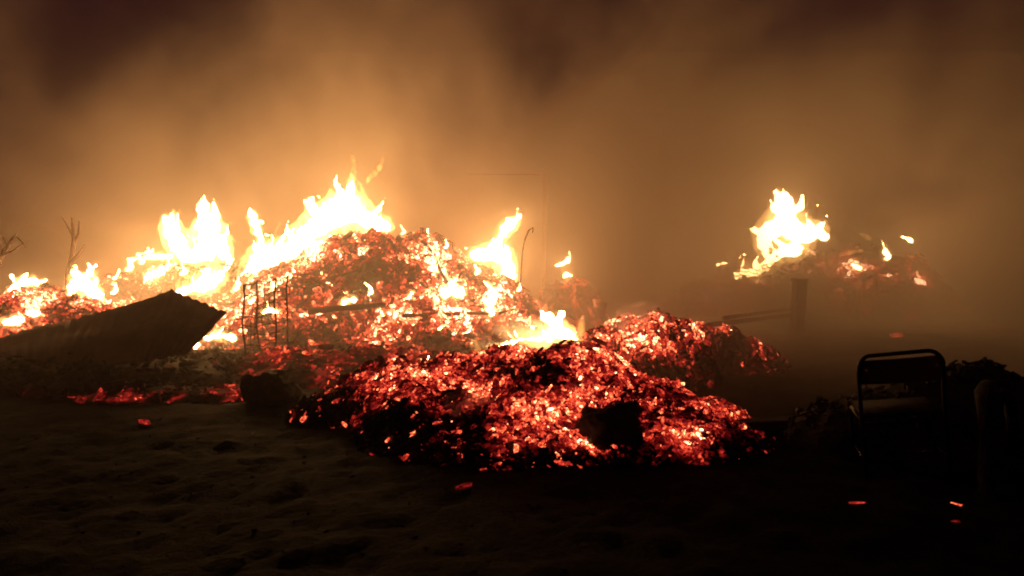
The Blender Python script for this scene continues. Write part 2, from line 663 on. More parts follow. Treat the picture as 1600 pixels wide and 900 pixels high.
def stroke_mesh(bm, pts, Y, scale, rnd, minr=0.0):
    """one tongue of flame: a swept tube through (px, py, r_px, dy)"""
    P3, R = [], []
    for q in pts:
        px, py, r = q[:3]
        dy = q[3] if len(q) > 3 else 0.0
        P3.append(P(px, py, Y + dy))
        R.append(max(minr, r / F_PX * Y * scale))
    # resample with a smooth curve
    out_p, out_r = [], []
    n = len(P3)
    for i in range(n - 1):
        p0, p1, p2, p3 = P3[max(0, i - 1)], P3[i], P3[i + 1], P3[min(n - 1, i + 2)]
        for s in range(4):
            t = s / 4
            c = 0.5 * ((2 * p1) + (p2 - p0) * t + (2 * p0 - 5 * p1 + 4 * p2 - p3) * t * t + (3 * p1 - p0 - 3 * p2 + p3) * t ** 3)
            out_p.append(c)
            out_r.append(R[i] * (1 - t) + R[i + 1] * t)
    out_p.append(P3[-1]); out_r.append(R[-1])
    # round the ends
    d0 = (out_p[0] - out_p[1]).normalized() * out_r[0] * 0.8
    d1 = (out_p[-1] - out_p[-2]).normalized() * out_r[-1] * 0.8
    out_p = [out_p[0] + d0] + out_p + [out_p[-1] + d1]
    out_r = [out_r[0] * 0.35] + out_r + [out_r[-1] * 0.3]
    add_tube(bm, out_p, out_r, 10)


def flame(label, Y, strokes, seed, licks=4, core=0.66, voxel=0.028, warp=0.09, group='flames of the fire', sheath='sheath'):
    rnd = random.Random(seed)
    rmax = max(q[2] for s_ in strokes for q in s_) / F_PX * Y
    voxel = min(voxel, rmax * 0.28)
    warp = min(warp, rmax * 0.9)
    tex = CT1 if rmax > 0.14 else CT2
    b = strokes[0][0]
    root = empty('flame', P(b[0], b[1], Y))
    tag(root, label, 'flame', group)
    strokes = [[(*q[:3], rnd.uniform(-0.12, 0.12)) for q in s] for s in strokes]
    extra = []
    for s in strokes:
        for q in s:
            if q[2] >= 6:
                for _ in range(licks):
                    a = rnd.uniform(-0.9, 0.9)
                    L = q[2] * rnd.uniform(1.2, 2.6)
                    x0, y0 = q[0] + rnd.uniform(-.8, .8) * q[2], q[1] - rnd.uniform(0.1, .6) * q[2]
                    x1, y1 = x0 + math.sin(a) * L * 0.7, y0 - abs(math.cos(a)) * L
                    extra.append([(x0, y0, q[2] * .32, q[3]), ((x0 + x1) / 2 + rnd.uniform(-.25, .25) * L, (y0 + y1) / 2, q[2] * .2, q[3]),
                                  (x1, y1, q[2] * .05, q[3])])
    bm = bmesh.new()
    for s in strokes:
        stroke_mesh(bm, s, Y, 1.38, rnd, 0.006)
    for s in extra:
        stroke_mesh(bm, s, Y, 1.0, rnd, 0.006)
    o = mesh_obj('flame_tongue', bm, M[sheath])
    reparent(o, root)
    md = o.modifiers.new('join', 'REMESH'); md.mode = 'VOXEL'; md.voxel_size = voxel
    dp = o.modifiers.new('flicker', 'DISPLACE'); dp.texture = tex; dp.texture_coords = 'GLOBAL'; dp.strength = warp; dp.mid_level = 0.5
    dq = o.modifiers.new('ragged', 'DISPLACE'); dq.texture = CT2; dq.texture_coords = 'GLOBAL'; dq.strength = min(0.10, warp); dq.mid_level = 0.5
    if core:
        bm = bmesh.new()
        for s in strokes:
            stroke_mesh(bm, s, Y, core, rnd, 0.004)
        for s in extra[::2]:
            stroke_mesh(bm, s, Y, 0.75, rnd, 0.004)
        o = mesh_obj('flame_core', bm, M['core'])
        reparent(o, root)
        md = o.modifiers.new('join', 'REMESH'); md.mode = 'VOXEL'; md.voxel_size = voxel * 0.9
        dp = o.modifiers.new('flicker', 'DISPLACE'); dp.texture = tex; dp.texture_coords = 'GLOBAL'; dp.strength = warp * 0.8; dp.mid_level = 0.5
        dq = o.modifiers.new('ragged', 'DISPLACE'); dq.texture = CT2; dq.texture_coords = 'GLOBAL'; dq.strength = min(0.09, warp); dq.mid_level = 0.5
        dc = o.modifiers.new('simplify', 'DECIMATE'); dc.ratio = 0.2
    return root


flame('tall forked flame on the left shoulder of the largest heap', 12.2,
      [[(290, 402, 14), (275, 375, 18), (262, 350, 12), (258, 338, 5)], [(325, 395, 20), (325, 365, 22), (335, 345, 16), (340, 338, 6)],
       [(318, 350, 10), (313, 325, 7), (312, 314, 3)], [(350, 400, 12), (345, 375, 14)], [(360, 410, 6), (345, 385, 10)],
       [(300, 400, 14), (330, 395, 14)]], 101)
flame('long white flame sweeping up to the crest of the largest heap', 12.2,
      [[(392, 435, 16), (405, 408, 20), (430, 400, 20), (462, 385, 18), (480, 365, 20), (510, 345, 24), (545, 330, 26), (580, 345, 16), (605, 355, 10)],
       [(500, 340, 16), (485, 322, 8), (478, 314, 4)], [(540, 320, 18), (548, 300, 8), (550, 285, 4)], [(470, 375, 12), (495, 385, 10)]], 102, licks=4)
flame('narrow upright flame with a bulb tip, left of the crest flame', 12.1,
      [[(398, 430, 13), (406, 400, 12), (408, 375, 6), (398, 350, 8), (393, 335, 6), (391, 328, 3)], [(398, 345, 4), (410, 346, 3)]], 103, licks=2)
flame('thin orange wisp of flame high above the crest', 12.3,
      [[(546, 300, 6), (551, 270, 4), (551, 242, 2)]], 104, licks=1, core=0, sheath='lick')
flame('detached curl of flame floating right of the thin orange wisp', 12.3,
      [[(575, 282, 4), (585, 270, 4), (596, 255, 2), (600, 240, 1.5)]], 134, licks=1, core=0, sheath='lick')
flame('white flame shaped like a bent arm on the right end of the largest heap', 12.0,
      [[(736, 400, 8), (760, 398, 14), (785, 402, 16), (795, 425, 12), (802, 438, 5)], [(775, 395, 10), (782, 372, 8), (795, 352, 10), (808, 340, 7), (815, 334, 2)]], 105)
flame('low white flame lying against the dark roof sheet', 10.9,
      [[(275, 455, 5), (305, 448, 11), (330, 440, 15), (345, 428, 10)], [(318, 440, 10), (325, 432, 10)]], 106)
flame('small white flame in a hollow on the left slope of the largest heap', 11.6,
      [[(230, 432, 7), (243, 428, 9), (255, 425, 6)]], 107, licks=2)
flame('flat yellow flame on the far left slope of the largest heap', 12.0,
      [[(205, 405, 4), (235, 402, 6), (270, 400, 6)], [(215, 398, 3), (240, 392, 3)]], 108, licks=3, core=0.4)
flame('broad white flame on top of the left ember heap', 10.2,
      [[(110, 455, 8), (128, 442, 14), (142, 452, 12), (158, 466, 6)], [(120, 432, 8), (112, 420, 3)], [(140, 430, 6), (150, 412, 2)]], 109)
flame('white flame at the outer end of the left ember heap', 10.0,
      [[(12, 468, 6), (25, 450, 9), (38, 442, 8), (60, 440, 5), (72, 438, 3)], [(20, 440, 4), (18, 430, 2)]], 110, licks=2)
flame('bright low flame at the foot of the left ember heap', 9.5,
      [[(0, 508, 7), (18, 502, 8), (40, 500, 6)], [(45, 490, 4), (62, 490, 5)]], 111, licks=1)
flame('white flame clinging to the right face of the largest heap', 11.2,
      [[(692, 462, 7), (705, 455, 10), (722, 458, 9)]], 112, licks=2)
flame('upright white flame on the lower right face of the largest heap', 11.1,
      [[(765, 490, 8), (768, 470, 7), (772, 455, 5), (755, 440, 3)]], 142, licks=2)
flame('little flame in the middle of the largest heap', 11.0,
      [[(535, 475, 5), (545, 468, 7), (558, 472, 4)]], 113, licks=2, core=0.5)
flame('curled yellow flame beside the little flame in the middle of the largest heap', 11.0,
      [[(566, 470, 3), (576, 462, 3.5), (580, 452, 3), (570, 442, 1.5)]], 143, licks=1, core=0.4)
flame('small round flame below the dark patch of the largest heap', 11.1,
      [[(636, 472, 5), (640, 464, 6), (643, 456, 3)]], 153, licks=1, core=0.5)
flame('low flame behind the wire rack', 10.6,
      [[(410, 490, 4), (422, 484, 6), (436, 490, 4)]], 114, licks=2, core=0.5)
flame('low flame on the right side of the roof sheet', 10.2,
      [[(320, 530, 5), (340, 524, 8), (365, 528, 6)], [(295, 545, 3), (312, 538, 4)]], 115, licks=1, core=0.5)
flame('small flame on the little ember pile beside the largest heap', 13.0,
      [[(868, 415, 3), (882, 410, 5), (890, 402, 4), (889, 394, 1.5)]], 116, licks=1, core=0.55)
flame('round low flame on the front of the little ember pile', 12.9,
      [[(882, 433, 6), (887, 430, 7), (893, 431, 5)]], 126, licks=1, core=0.55)
flame('yellow flame leaning over the crest of the nearest heap', 7.6,
      [[(900, 530, 6), (878, 520, 13), (862, 505, 14), (850, 492, 8), (846, 486, 3)], [(860, 525, 10), (835, 530, 7)]], 117, licks=3, voxel=0.025, warp=0.08, core=0.68)
flame('faint yellow wisp beside the flame on the nearest heap', 7.5,
      [[(906, 530, 4), (910, 512, 5), (909, 496, 2)]], 118, licks=1, core=0, sheath='lick', voxel=0.02, warp=0.06)
flame('upright pale yellow wisp left of the flame on the nearest heap', 7.5,
      [[(748, 567, 6), (744, 548, 7), (742, 532, 3)]], 128, licks=1, core=0, sheath='lick', voxel=0.02, warp=0.06)
flame('low yellow flame trailing left along the crest of the nearest heap', 7.35,
      [[(845, 533, 8), (815, 530, 8), (788, 540, 6), (762, 552, 4)], [(800, 528, 5), (790, 516, 3), (784, 508, 1.5)]], 138, licks=2, core=0.3, sheath='lick', voxel=0.02, warp=0.07)
flame('tiny flame on the left tail of the nearest heap', 7.2,
      [[(655, 580, 4), (661, 573, 4.5), (666, 565, 3), (670, 556, 1.2)]], 119, licks=1, core=0.5, voxel=0.015, warp=0.04)
flame('small forked flame low in the middle of the nearest heap', 6.1,
      [[(825, 640, 4), (833, 632, 5), (838, 622, 2)]], 120, licks=0, core=0.5, voxel=0.012, warp=0.03)
flame('tiny bright flame at the lowest tip of the nearest heap', 5.9,
      [[(860, 694, 5), (857, 688, 6), (856, 680, 3)]], 130, licks=0, core=0.5, voxel=0.012, warp=0.03)
flame('lone bright star-shaped fire on the right debris mound', 15.8,
      [[(1192, 385, 13), (1198, 366, 17), (1225, 352, 27), (1252, 366, 24), (1278, 362, 14), (1290, 372, 7)],
       [(1222, 393, 17), (1245, 388, 18)], [(1225, 335, 18), (1218, 312, 10), (1212, 298, 4)], [(1185, 362, 10), (1172, 358, 3)],
       [(1235, 320, 10), (1232, 308, 4)], [(1283, 355, 8), (1290, 345, 3)]], 121, licks=3, voxel=0.04, warp=0.14)
flame('low ragged flame behind the coil springs on the right mound', 15.3,
      [[(1150, 432, 6), (1163, 428, 12), (1180, 425, 12), (1196, 415, 13), (1206, 402, 14)]], 122, licks=3, core=0.55)
flame('small upright teardrop flame right of the lone fire', 15.8,
      [[(1388, 404, 5), (1384, 394, 6), (1380, 382, 3), (1379, 376, 1)]], 123, licks=0, core=0.5)
flame('small floating flame tip at the far right of the debris mound', 16.2,
      [[(1410, 370, 3), (1419, 373, 4.5), (1426, 380, 3)]], 124, licks=0, core=0.45)


flame('small pale fire patch low on the mound between lone fire and teardrop flame', 15.2,
      [[(1333, 414, 4), (1340, 418, 5), (1346, 420, 3)]], 125, licks=1, core=0.5)
flame('thin orange streak of flame above the small pale fire patch', 15.6,
      [[(1322, 398, 2), (1335, 393, 2), (1350, 392, 2.2), (1362, 396, 1.5)]], 127, licks=0, core=0, sheath='lick')
flame('tiny flame tip floating highest over the right mound', 15.8,
      [[(1346, 367, 2), (1353, 370, 2.6), (1361, 373, 1.5)]], 129, licks=0, core=0, sheath='lick')
flame('tiny flame left of the low ragged flame on the right mound', 15.2,
      [[(1122, 414, 3), (1130, 411, 4), (1138, 412, 2.5)]], 131, licks=1, core=0.4)


# small flames licking out of the largest heap
rf = random.Random(77)
for (px, py, Y, r, where) in (
        (182, 432, 12.0, 5, 'small flame at the far left end of the largest heap'),
        (205, 418, 12.1, 6, 'small flame just left of the flat yellow flame'),
        (222, 408, 12.2, 5, 'small flame over the left end of the flat yellow flame'),
        (262, 418, 11.9, 5, 'small flame between the flat yellow flame and the tall forked flame'),
        (290, 425, 11.7, 6, 'small flame right under the tall forked flame'),
        (372, 448, 11.3, 6, 'small flame between the roof sheet and the narrow bulb-tipped flame'),
        (432, 452, 11.3, 6, 'small flame seen over the top of the wire rack'),
        (462, 430, 11.6, 5, 'small flame below the lower end of the long sweeping flame'),
        (488, 408, 11.9, 6, 'small flame under the middle of the long sweeping flame'),
        (520, 378, 12.1, 5, 'small flame close under the peak of the long sweeping flame'),
        (632, 362, 12.4, 5, 'small flame on the crest just right of the long sweeping flame'),
        (668, 368, 12.3, 4, 'small flame on the crest midway to the arm-shaped flame'),
        (700, 384, 12.2, 4, 'small flame on the crest nearest the arm-shaped flame'),
        (600, 498, 10.9, 5, 'small flame low on the largest heap, above its dark foot'),
        (622, 512, 10.7, 4, 'small flame at the dark foot of the largest heap'),
        (690, 512, 10.8, 5, 'small flame at the foot of the heap below the clinging white flame'),
        (730, 520, 10.7, 4, 'lowest small flame on the right foot of the largest heap'),
        (655, 410, 11.8, 5, 'small flame on the upper face of the largest heap, under its crest'),
        (505, 430, 11.5, 4, 'small flame over the dark patch on the largest heap'),
        (748, 425, 11.7, 5, 'small flame just below the arm-shaped flame'),
        (812, 452, 11.5, 4, 'small flame at the foot of the hooked metal rod'),
        (395, 470, 11.0, 5, 'small flame behind the left side of the wire rack'),
        (180, 455, 11.3, 5, 'small flame in the gap between left ember heap and largest heap')):
    k = rf.uniform(-1, 1)
    flame(where, Y,
          [[(px - r, py + r * .6, r * .6), (px, py, r * .8), (px + k * r, py - r * 1.3, r * .5), (px + k * r * 1.6, py - r * 2.4, r * .18)]],
          200 + px, licks=1, core=0.5, group='small flames on the largest heap', sheath='lick' if rf.random() < .35 else 'sheath')


# ------------------------------------------------------------------ roof sheet
def build_sheet():
    root = empty('roof_sheet', P(200, 545, 8.8))
    tag(root, 'buckled dark roof sheet slumped over the ash bank at left', 'roof sheet')
    A, B = P(-40, 541, 9.0), P(270, 455, 9.3)      # upper edge, left to ridge
    C = P(355, 488, 8.9)                            # right corner
    D = P(288, 556, 8.4)                            # lower right
    E = P(-30, 600, 8.1)                            # lower left
    bm = bmesh.new()
    n, m = 46, 12

    def surf(u, v):
        # u along the sheet, v down the slope
        if u < 0.72:
            t = u / 0.72
            top = A.lerp(B, t) + Vector((0, 0, 0.02 * math.sin(t * 7)))
            bot = E.lerp(D, t * 0.8)
        else:
            t = (u - 0.72) / 0.28
            top = B.lerp(C, t)
            bot = E.lerp(D, 0.8 + 0.2 * t)
        p = top.lerp(bot, v)
        p.z += 0.045 * fbm((u * 4, v * 3, 1.0), 2) + 0.012 * math.sin(u * 150)
        return p
    g = [[bm.verts.new(surf(i / n, j / m)) for i in range(n + 1)] for j in range(m + 1)]
    for j in range(m):
        for i in range(n):
            bm.faces.new((g[j][i], g[j][i + 1], g[j + 1][i + 1], g[j + 1][i]))
    bmesh.ops.recalc_face_normals(bm, faces=bm.faces)
    bmesh.ops.solidify(bm, geom=bm.faces[:], thickness=0.012)
    o = mesh_obj('panel', bm, M['sheet'])
    reparent(o, root)
    bm = bmesh.new()
    add_tube(bm, [surf(0.02 + 0.7 * k / 20, 0.02) + Vector((0, 0.03, -0.06)) for k in range(21)], 0.04, 6)
    reparent(mesh_obj('batten', bm, M['char']), root)


build_sheet()


# ------------------------------------------------------------------ wire rack
def build_rack():
    def bend(p):
        w = noise.noise_vector(Vector(p) * 2.2) * 0.07
        return Vector(p) + Vector((w.x + 0.10 * max(0, p.z - 0.5) ** 2, w.y, w.z * 0.4))

    base = P(408, 588, 9.3)
    base.z = 0
    root = empty('wire_rack', base)
    tag(root, 'burnt wire rack standing in front of the largest heap', 'wire rack')
    Y0, Y1 = 9.25, 9.6
    posts = []
    for (a, b, Y) in (((384, 590), (376, 442), Y0), ((433, 582), (428, 436), Y0), ((404, 580), (398, 438), Y1), ((452, 575), (446, 432), Y1)):
        p, q = P(*a, Y), P(*b, Y)
        p.z = min(p.z, 0.0) - 0.03
        posts.append((p, q))
        bm = bmesh.new()
        mid = p.lerp(q, 0.5) + Vector((random.uniform(-.02, .02), 0, 0))
        add_tube(bm, [bend(p.lerp(q, k / 8)) for k in range(9)], 0.011, 6)
        reparent(mesh_obj('upright', bm, M['metal']), root)
    rnd = random.Random(4)
    for k in range(9):
        t = 0.14 + k * 0.105 + rnd.uniform(-.015, .015)
        bm = bmesh.new()
        loop = [posts[i][0].lerp(posts[i][1], t) for i in (0, 1, 3, 2, 0)]
        pts = []
        for a, b in zip(loop, loop[1:]):
            for s in range(5):
                f = s / 5
                pts.append(a.lerp(b, f) - Vector((0, 0, math.sin(f * math.pi) * rnd.uniform(0.0, 0.05))))
        pts.append(loop[-1])
        add_tube(bm, [bend(p) for p in pts], 0.0055, 5)
        reparent(mesh_obj('wire', bm, M['metal']), root)
    for k in range(4):
        bm = bmesh.new()
        f = 0.2 + 0.2 * k
        a = posts[0][0].lerp(posts[1][0], f); b = posts[0][1].lerp(posts[1][1], f)
        add_tube(bm, [bend(a.lerp(b, s) + Vector((rnd.uniform(-.02, .02), 0, 0))) for s in (0.3 + 0.1 * k, 0.6, 0.75, 0.9, 0.98)], 0.0045, 5)
        reparent(mesh_obj('wire', bm, M['metal']), root)


build_rack()


# ------------------------------------------------------------------ charred poles lying on the largest heap
def pole_on(H, a, b, r, label, lift=0.03):
    """a pole lying on a heap between two ground-plan points"""
    n = 9
    pts = []
    za = max(H(*a), 0) + lift + r
    zb = max(H(*b), 0) + lift + r
    for k in range(n):
        t = k / (n - 1)
        x, y = a[0] * (1 - t) + b[0] * t, a[1] * (1 - t) + b[1] * t
        pts.append(Vector((x, y, max(za * (1 - t) + zb * t, H(x, y) + r * 0.6))) + noise.noise_vector((x, y, r)) * 0.03)
    bm = bmesh.new()
    add_tube(bm, pts, [r * (1 - 0.25 * k / n) for k in range(n)], 8)
    o = mesh_obj('charred_pole', bm, M['char'], None, True)
    tag(o, label, 'pole', 'charred poles on the largest heap')


pole_on(H_main, (-3.3, 11.2), (-1.0, 11.35), 0.035, 'long thin charred pole lying level across the middle of the largest heap')
pole_on(H_main, (-1.5, 10.75), (0.25, 11.3), 0.03, 'charred pole lying on the lower right slope of the largest heap')
pole_on(H_main, (-2.75, 10.75), (-1.75, 10.9), 0.045, 'short thick charred pole near the foot of the largest heap')
pole_on(H_main, (-1.35, 12.0), (-0.75, 11.3), 0.028, 'charred pole sloping down the right shoulder of the largest heap')
pole_on(H_main, (-5.3, 11.6), (-4.0, 11.5), 0.035, 'charred pole on the left shoulder of the largest heap')


# ------------------------------------------------------------------ lumps
def rock(name, label, cat, centre, size, seed, mat, cut=0.0):
    bm = bmesh.new()
    bmesh.ops.create_icosphere(bm, subdivisions=4, radius=1.0)
    for v in bm.verts:
        d = 1 + 0.45 * fbm(v.co + Vector((seed, 0, 0)), 3, 1.4) + 0.12 * fbm(v.co + Vector((seed, 5, 0)), 3, 5.0)
        c = v.co * d
        c = Vector([math.copysign(abs(t) ** 0.85, t) for t in c])
        v.co = Vector((c.x * size[0], c.y * size[1], c.z * size[2]))
    o = mesh_obj(name, bm, mat, None, True)
    o.location = centre
    return tag(o, label, cat)


rock('rock', 'rounded black rock half buried in the front of the nearest ember heap', 'rock', P(962, 676, 5.78), (0.25, 0.22, 0.19), 5.0, M['stone'])

rock('charred_stump', 'squat charred stump left of the nearest ember heap', 'stump', P(420, 612, 7.55), (0.25, 0.2, 0.18), 9.0, M['char'])


# ------------------------------------------------------------------ fallen rails and post
def build_rails():
    p0 = P(1246, 523, 13.0)
    root = empty('fence_post', (p0.x, p0.y, 0))
    tag(root, 'scorched upright timber post below the lone fire', 'post')
    box_obj('shaft', M['timber'], root, (0, 0, 0.42), (0.2, 0.16, 0.92), (0.02, 0.03, 0.3), 0.015, 0.03)
    box_obj('cap', M['timber'], root, (0.01, 0, 0.90), (0.24, 0.19, 0.05), (0.02, 0.03, 0.3), 0.01)
    for k, (a, b, lab, th) in enumerate((((1078, 512, 10.4), (1236, 492, 12.8), 'lower fallen fence rail reaching from the ember ridge to the post', 0.05),
                                         ((1130, 497, 11.2), (1232, 483, 12.9), 'upper shorter fallen fence rail near the timber post', 0.04))):
        A, B = P(*a), P(*b)
        d = B - A
        bm = bmesh.new()
        m = Matrix.Translation((0, 0, 0)) @ d.to_track_quat('X', 'Z').to_matrix().to_4x4()
        add_box(bm, m, d.length, th, th * 1.3, 0.02)
        bmesh.ops.subdivide_edges(bm, edges=bm.edges[:], cuts=3, use_grid_fill=True)
        for v in bm.verts:
            v.co += noise.noise_vector(v.co * 3) * 0.015
        o = mesh_obj('fence_rail', bm, M['timber'])
        o.location = A.lerp(B, 0.5)
        tag(o, lab, 'rail')


build_rails()


# ------------------------------------------------------------------ pole in the smoke
def build_frame():
    Y = 15.0
    a, b = P(725, 276, Y), P(850, 270, Y)
    root = empty('tall_pole', (b.x, Y, 0))
    tag(root, 'faint tall pole with a side arm, seen through smoke behind the small ember pile', 'pole')
    h = b.z
    box_obj('shaft', M['pale'], root, (0, 0, h / 2 - 0.05), (0.085, 0.10, h + 0.1), (0, 0.01, 0), 0.008)
    box_obj('side_arm', M['pale'], root, ((a.x - b.x) / 2, 0, h - 0.03), (b.x - a.x - 0.1, 0.04, 0.03), (0, 0.012, 0), 0.006)


build_frame()


# ------------------------------------------------------------------ bent rod by the arm flame
def build_rod():
    Y = 11.9
    pts = [P(x, y, Y) for x, y in ((812, 470), (814, 430), (816, 395), (820, 375), (826, 360), (833, 355), (832, 364))]
    bm = bmesh.new()
    add_tube(bm, pts, 0.016, 7)
    o = mesh_obj('bent_rod', bm, M['metal'], None, True)
    tag(o, 'thin hooked metal rod rising beside the arm-shaped flame', 'rod')


build_rod()


# ------------------------------------------------------------------ coil springs on the right mound
def spring(root, c, axis, r, turns, L, wire):
    bm = bmesh.new()
    q = Vector(axis).to_track_quat('Z', 'Y')
    pts = []
    n = turns * 14
    for i in range(n + 1):
        t = i / n
        a = 2 * math.pi * turns * t
        rr = r * (1 - 0.3 * math.sin(math.pi * t))
        pts.append(Vector(c) + q @ Vector((math.cos(a) * rr, math.sin(a) * rr, L * t)))
    add_tube(bm, pts, wire, 5)
    reparent(mesh_obj('coil', bm, M['metal'], None, True), root)


def springs(label, Y, spots_px, seed):
    rnd = random.Random(seed)
    c = P(*spots_px[0], Y)
    root = empty('mattress_spring', (c.x, c.y, c.z))
    tag(root, label, 'springs')
    for (px, py) in spots_px:
        spring(root, P(px, py, Y + rnd.uniform(-.15, .15)), (rnd.uniform(-.5, .5), rnd.uniform(-.5, .2), 1), 0.085, 4, 0.3, 0.009)


springs('tangled burnt mattress springs black against the low flame', 15.0, [(1150, 440), (1160, 438), (1171, 440), (1183, 437), (1196, 436), (1208, 432)], 3)
springs('burnt mattress springs on the slope below the lone fire', 14.9, [(1268, 470), (1280, 466), (1308, 458), (1312, 448)], 5)


# ------------------------------------------------------------------ bare saplings at left
def sapling(label, Y, paths):
    b = P(*paths[0][0][:2], Y)
    root = empty('dead_sapling', (b.x, b.y, 0))
    tag(root, label, 'sapling')
    for k, path in enumerate(paths):
        pts = [P(x, y, Y + random.uniform(-.05, .05)) for x, y, r in path]
        rad = [r / F_PX * Y for x, y, r in path]
        if k == 0:
            pts[0].z = -0.05
        bm = bmesh.new()
        add_tube(bm, pts, rad, 7)
        reparent(mesh_obj('trunk' if k == 0 else 'branch', bm, M['bark'], None, True), root)


sapling('bare scorched sapling standing behind the left ember heap', 11.4,
        [[(104, 540, 5), (106, 430, 4.5), (112, 400, 4), (115, 375, 3), (113, 350, 2), (112, 340, 1)], [(114, 385, 2.5), (123, 365, 2), (124, 345, 1)],
         [(108, 412, 2.5), (122, 398, 2), (132, 382, 1)], [(115, 370, 2), (104, 350, 1.5), (96, 338, 0.8)]])
sapling('leaning bare sapling at the photo left edge', 10.8,
        [[(-20, 560, 5), (-8, 420, 4.5), (8, 390, 3.5), (18, 375, 2.5), (27, 364, 1)], [(4, 398, 2), (20, 392, 1.5), (38, 378, 0.8)], [(12, 384, 1.5), (4, 370, 1)],
         [(24, 368, 1.2), (36, 380, 1), (40, 388, .7)]])


# ------------------------------------------------------------------ chair in the right foreground
def build_chair():
    Y = 5.1
    c = P(1420, 770, Y)
    root = empty('chair', (c.x, c.y, 0))
    root.rotation_euler = (0.0, math.radians(-7), math.radians(-14))
    tag(root, 'dark tubular-frame chair with curved backrest, turned to the fire', 'chair')
    T = M['tube']
    w = 0.25
    # local: +Y is the way the chair faces (to the fire)
    hoop = []
    for (x, y, z) in ((-w, 0.0, 0.0), (-w, -0.01, 0.40), (-w, -0.05, 0.62), (-w, -0.09, 0.76)):
        hoop.append((x, y, z))
    for k in range(1, 6):
        a = math.pi - k * math.pi / 12
        hoop.append((-w + 0.085 + 0.085 * math.cos(a), -0.105, 0.77 + 0.10 * math.sin(a)))
    for k in range(0, 6):
        a = math.pi / 2 - k * math.pi / 12
        hoop.append((w - 0.085 + 0.085 * math.cos(a), -0.105, 0.77 + 0.10 * math.sin(a)))
    for (x, y, z) in ((w, -0.09, 0.76), (w, -0.05, 0.62), (w, -0.01, 0.40), (w, 0.0, 0.0)):
        hoop.append((x, y, z))
    bm = bmesh.new(); add_tube(bm, hoop, 0.0135, 10)
    mesh_obj('back_frame', bm, T, root, True)
    for s in (-1, 1):
        bm = bmesh.new()
        add_tube(bm, [(s * w, 0.44, 0.0), (s * w, 0.42, 0.40), (s * w, 0.38, 0.435), (s * w, -0.01, 0.43)], 0.013, 10)
        mesh_obj('leg', bm, T, root, True)
        bm = bmesh.new(); add_tube(bm, [(s * w, 0.43, 0.16), (s * w, 0.0, 0.16)], 0.009, 8)
        mesh_obj('stretcher', bm, T, root, True)
    bm = bmesh.new(); add_tube(bm, [(-w, 0.43, 0.3), (w, 0.43, 0.3)], 0.009, 8)
    mesh_obj('stretcher', bm, T, root, True)
    # curved backrest panel
    bm = bmesh.new()
    n, m = 16, 5
    g = []
    for j in range(m + 1):
        row = []
        for i in range(n + 1):
            u = i / n * 2 - 1
            z = 0.68 + 0.165 * j / m
            edge = 1 - 0.05 * abs(u) ** 6
            row.append(bm.verts.new((u * (w - 0.012), -0.075 - 0.045 * (j / m) - 0.05 * (1 - u * u), 0.68 + (z - 0.68) * edge)))
        g.append(row)
    for j in range(m):
        for i in range(n):
            bm.faces.new((g[j][i], g[j][i + 1], g[j + 1][i + 1], g[j + 1][i]))
    bmesh.ops.solidify(bm, geom=bm.faces[:], thickness=0.012)
    back = mesh_obj('backrest', bm, M['panel'], root, True)
    for s in (-1, 1):
        bm = bmesh.new()
        bmesh.ops.create_uvsphere(bm, u_segments=10, v_segments=6, radius=0.011, matrix=Matrix.Translation((s * 0.205, -0.118, 0.775)))
        mesh_obj('bolt', bm, M['bright_bolt'], back, True)
    bm = bmesh.new()
    add_box(bm, Matrix.Translation((0, 0.21, 0.455)), 0.49, 0.43, 0.03)
    bmesh.ops.bevel(bm, geom=bm.edges[:], offset=0.012, segments=2, affect='EDGES')
    mesh_obj('seat', bm, M['char'], root, True)


build_chair()


def build_post():
    Y = 4.9
    c = P(1545, 800, Y)
    root = empty('broken_post', (c.x, c.y, 0))
    tag(root, 'broken charred post with rounded top, right of the chair', 'post')
    top = P(1547, 592, Y).z
    bm = bmesh.new()
    pts, rad = [], []
    for k in range(12):
        t = k / 11
        pts.append(Vector((0.02 * math.sin(t * 4), 0.02 * t, -0.05 + (top + 0.03) * t)))
        rad.append(0.085 - 0.02 * t if t < 0.95 else 0.04)
    add_tube(bm, pts, rad, 14)
    for v in bm.verts:
        v.co += noise.noise_vector(v.co * 5) * 0.035
    mesh_obj('shaft', bm, M['char'], root, True)
    bm = bmesh.new()
    pts = [Vector((0.05, 0, top - 0.08)), Vector((0.11, 0.02, top - 0.14)), Vector((0.15, 0.03, top - 0.26)), Vector((0.17, 0.03, top - 0.5))]
    add_tube(bm, pts, [0.03, 0.04, 0.045, 0.05], 9)
    mesh_obj('split_side', bm, M['char'], root, True)
    bm = bmesh.new()
    add_box(bm, Matrix.Translation((-0.068, -0.03, top - 0.17)) @ Matrix.Rotation(0.1, 4, 'Y') @ Matrix.Rotation(-0.7, 4, 'Z'), 0.018, 0.055, 0.24, 0.2)
    mesh_obj('firelight_strip', bm, M['timber'], root)  # paler timber colour stands in for firelight on the post's left face
    # bent iron next to it
    bm = bmesh.new()
    Yb = 4.8
    add_tube(bm, [P(x, y, Yb) for x, y in ((1612, 820), (1608, 700), (1604, 650), (1596, 625), (1586, 628))], 0.014, 8)
    o = mesh_obj('bent_iron', bm, M['metal'], None, True)
    tag(o, 'bent iron bar at the photo right edge, beyond the broken post', 'bar')


build_post()


def heat_dark(x, y, z, rnd):
    return 0.0


rub, H_rub = heap('rubble_heap', 'black unlit rubble heap between the chair and the broken post', 'rubble heap',
                  [(3.25, 5.75, 0.75, 0.5, 0.62, 0.6), (2.62, 5.95, 0.6, 0.4, 0.44, 0.5), (3.9, 5.6, 0.8, 0.5, 0.5, 0.6)], 700, 0.05, heat_dark, 71, rough=0.10, n_single=40, bedheat=0.0, lit=False)


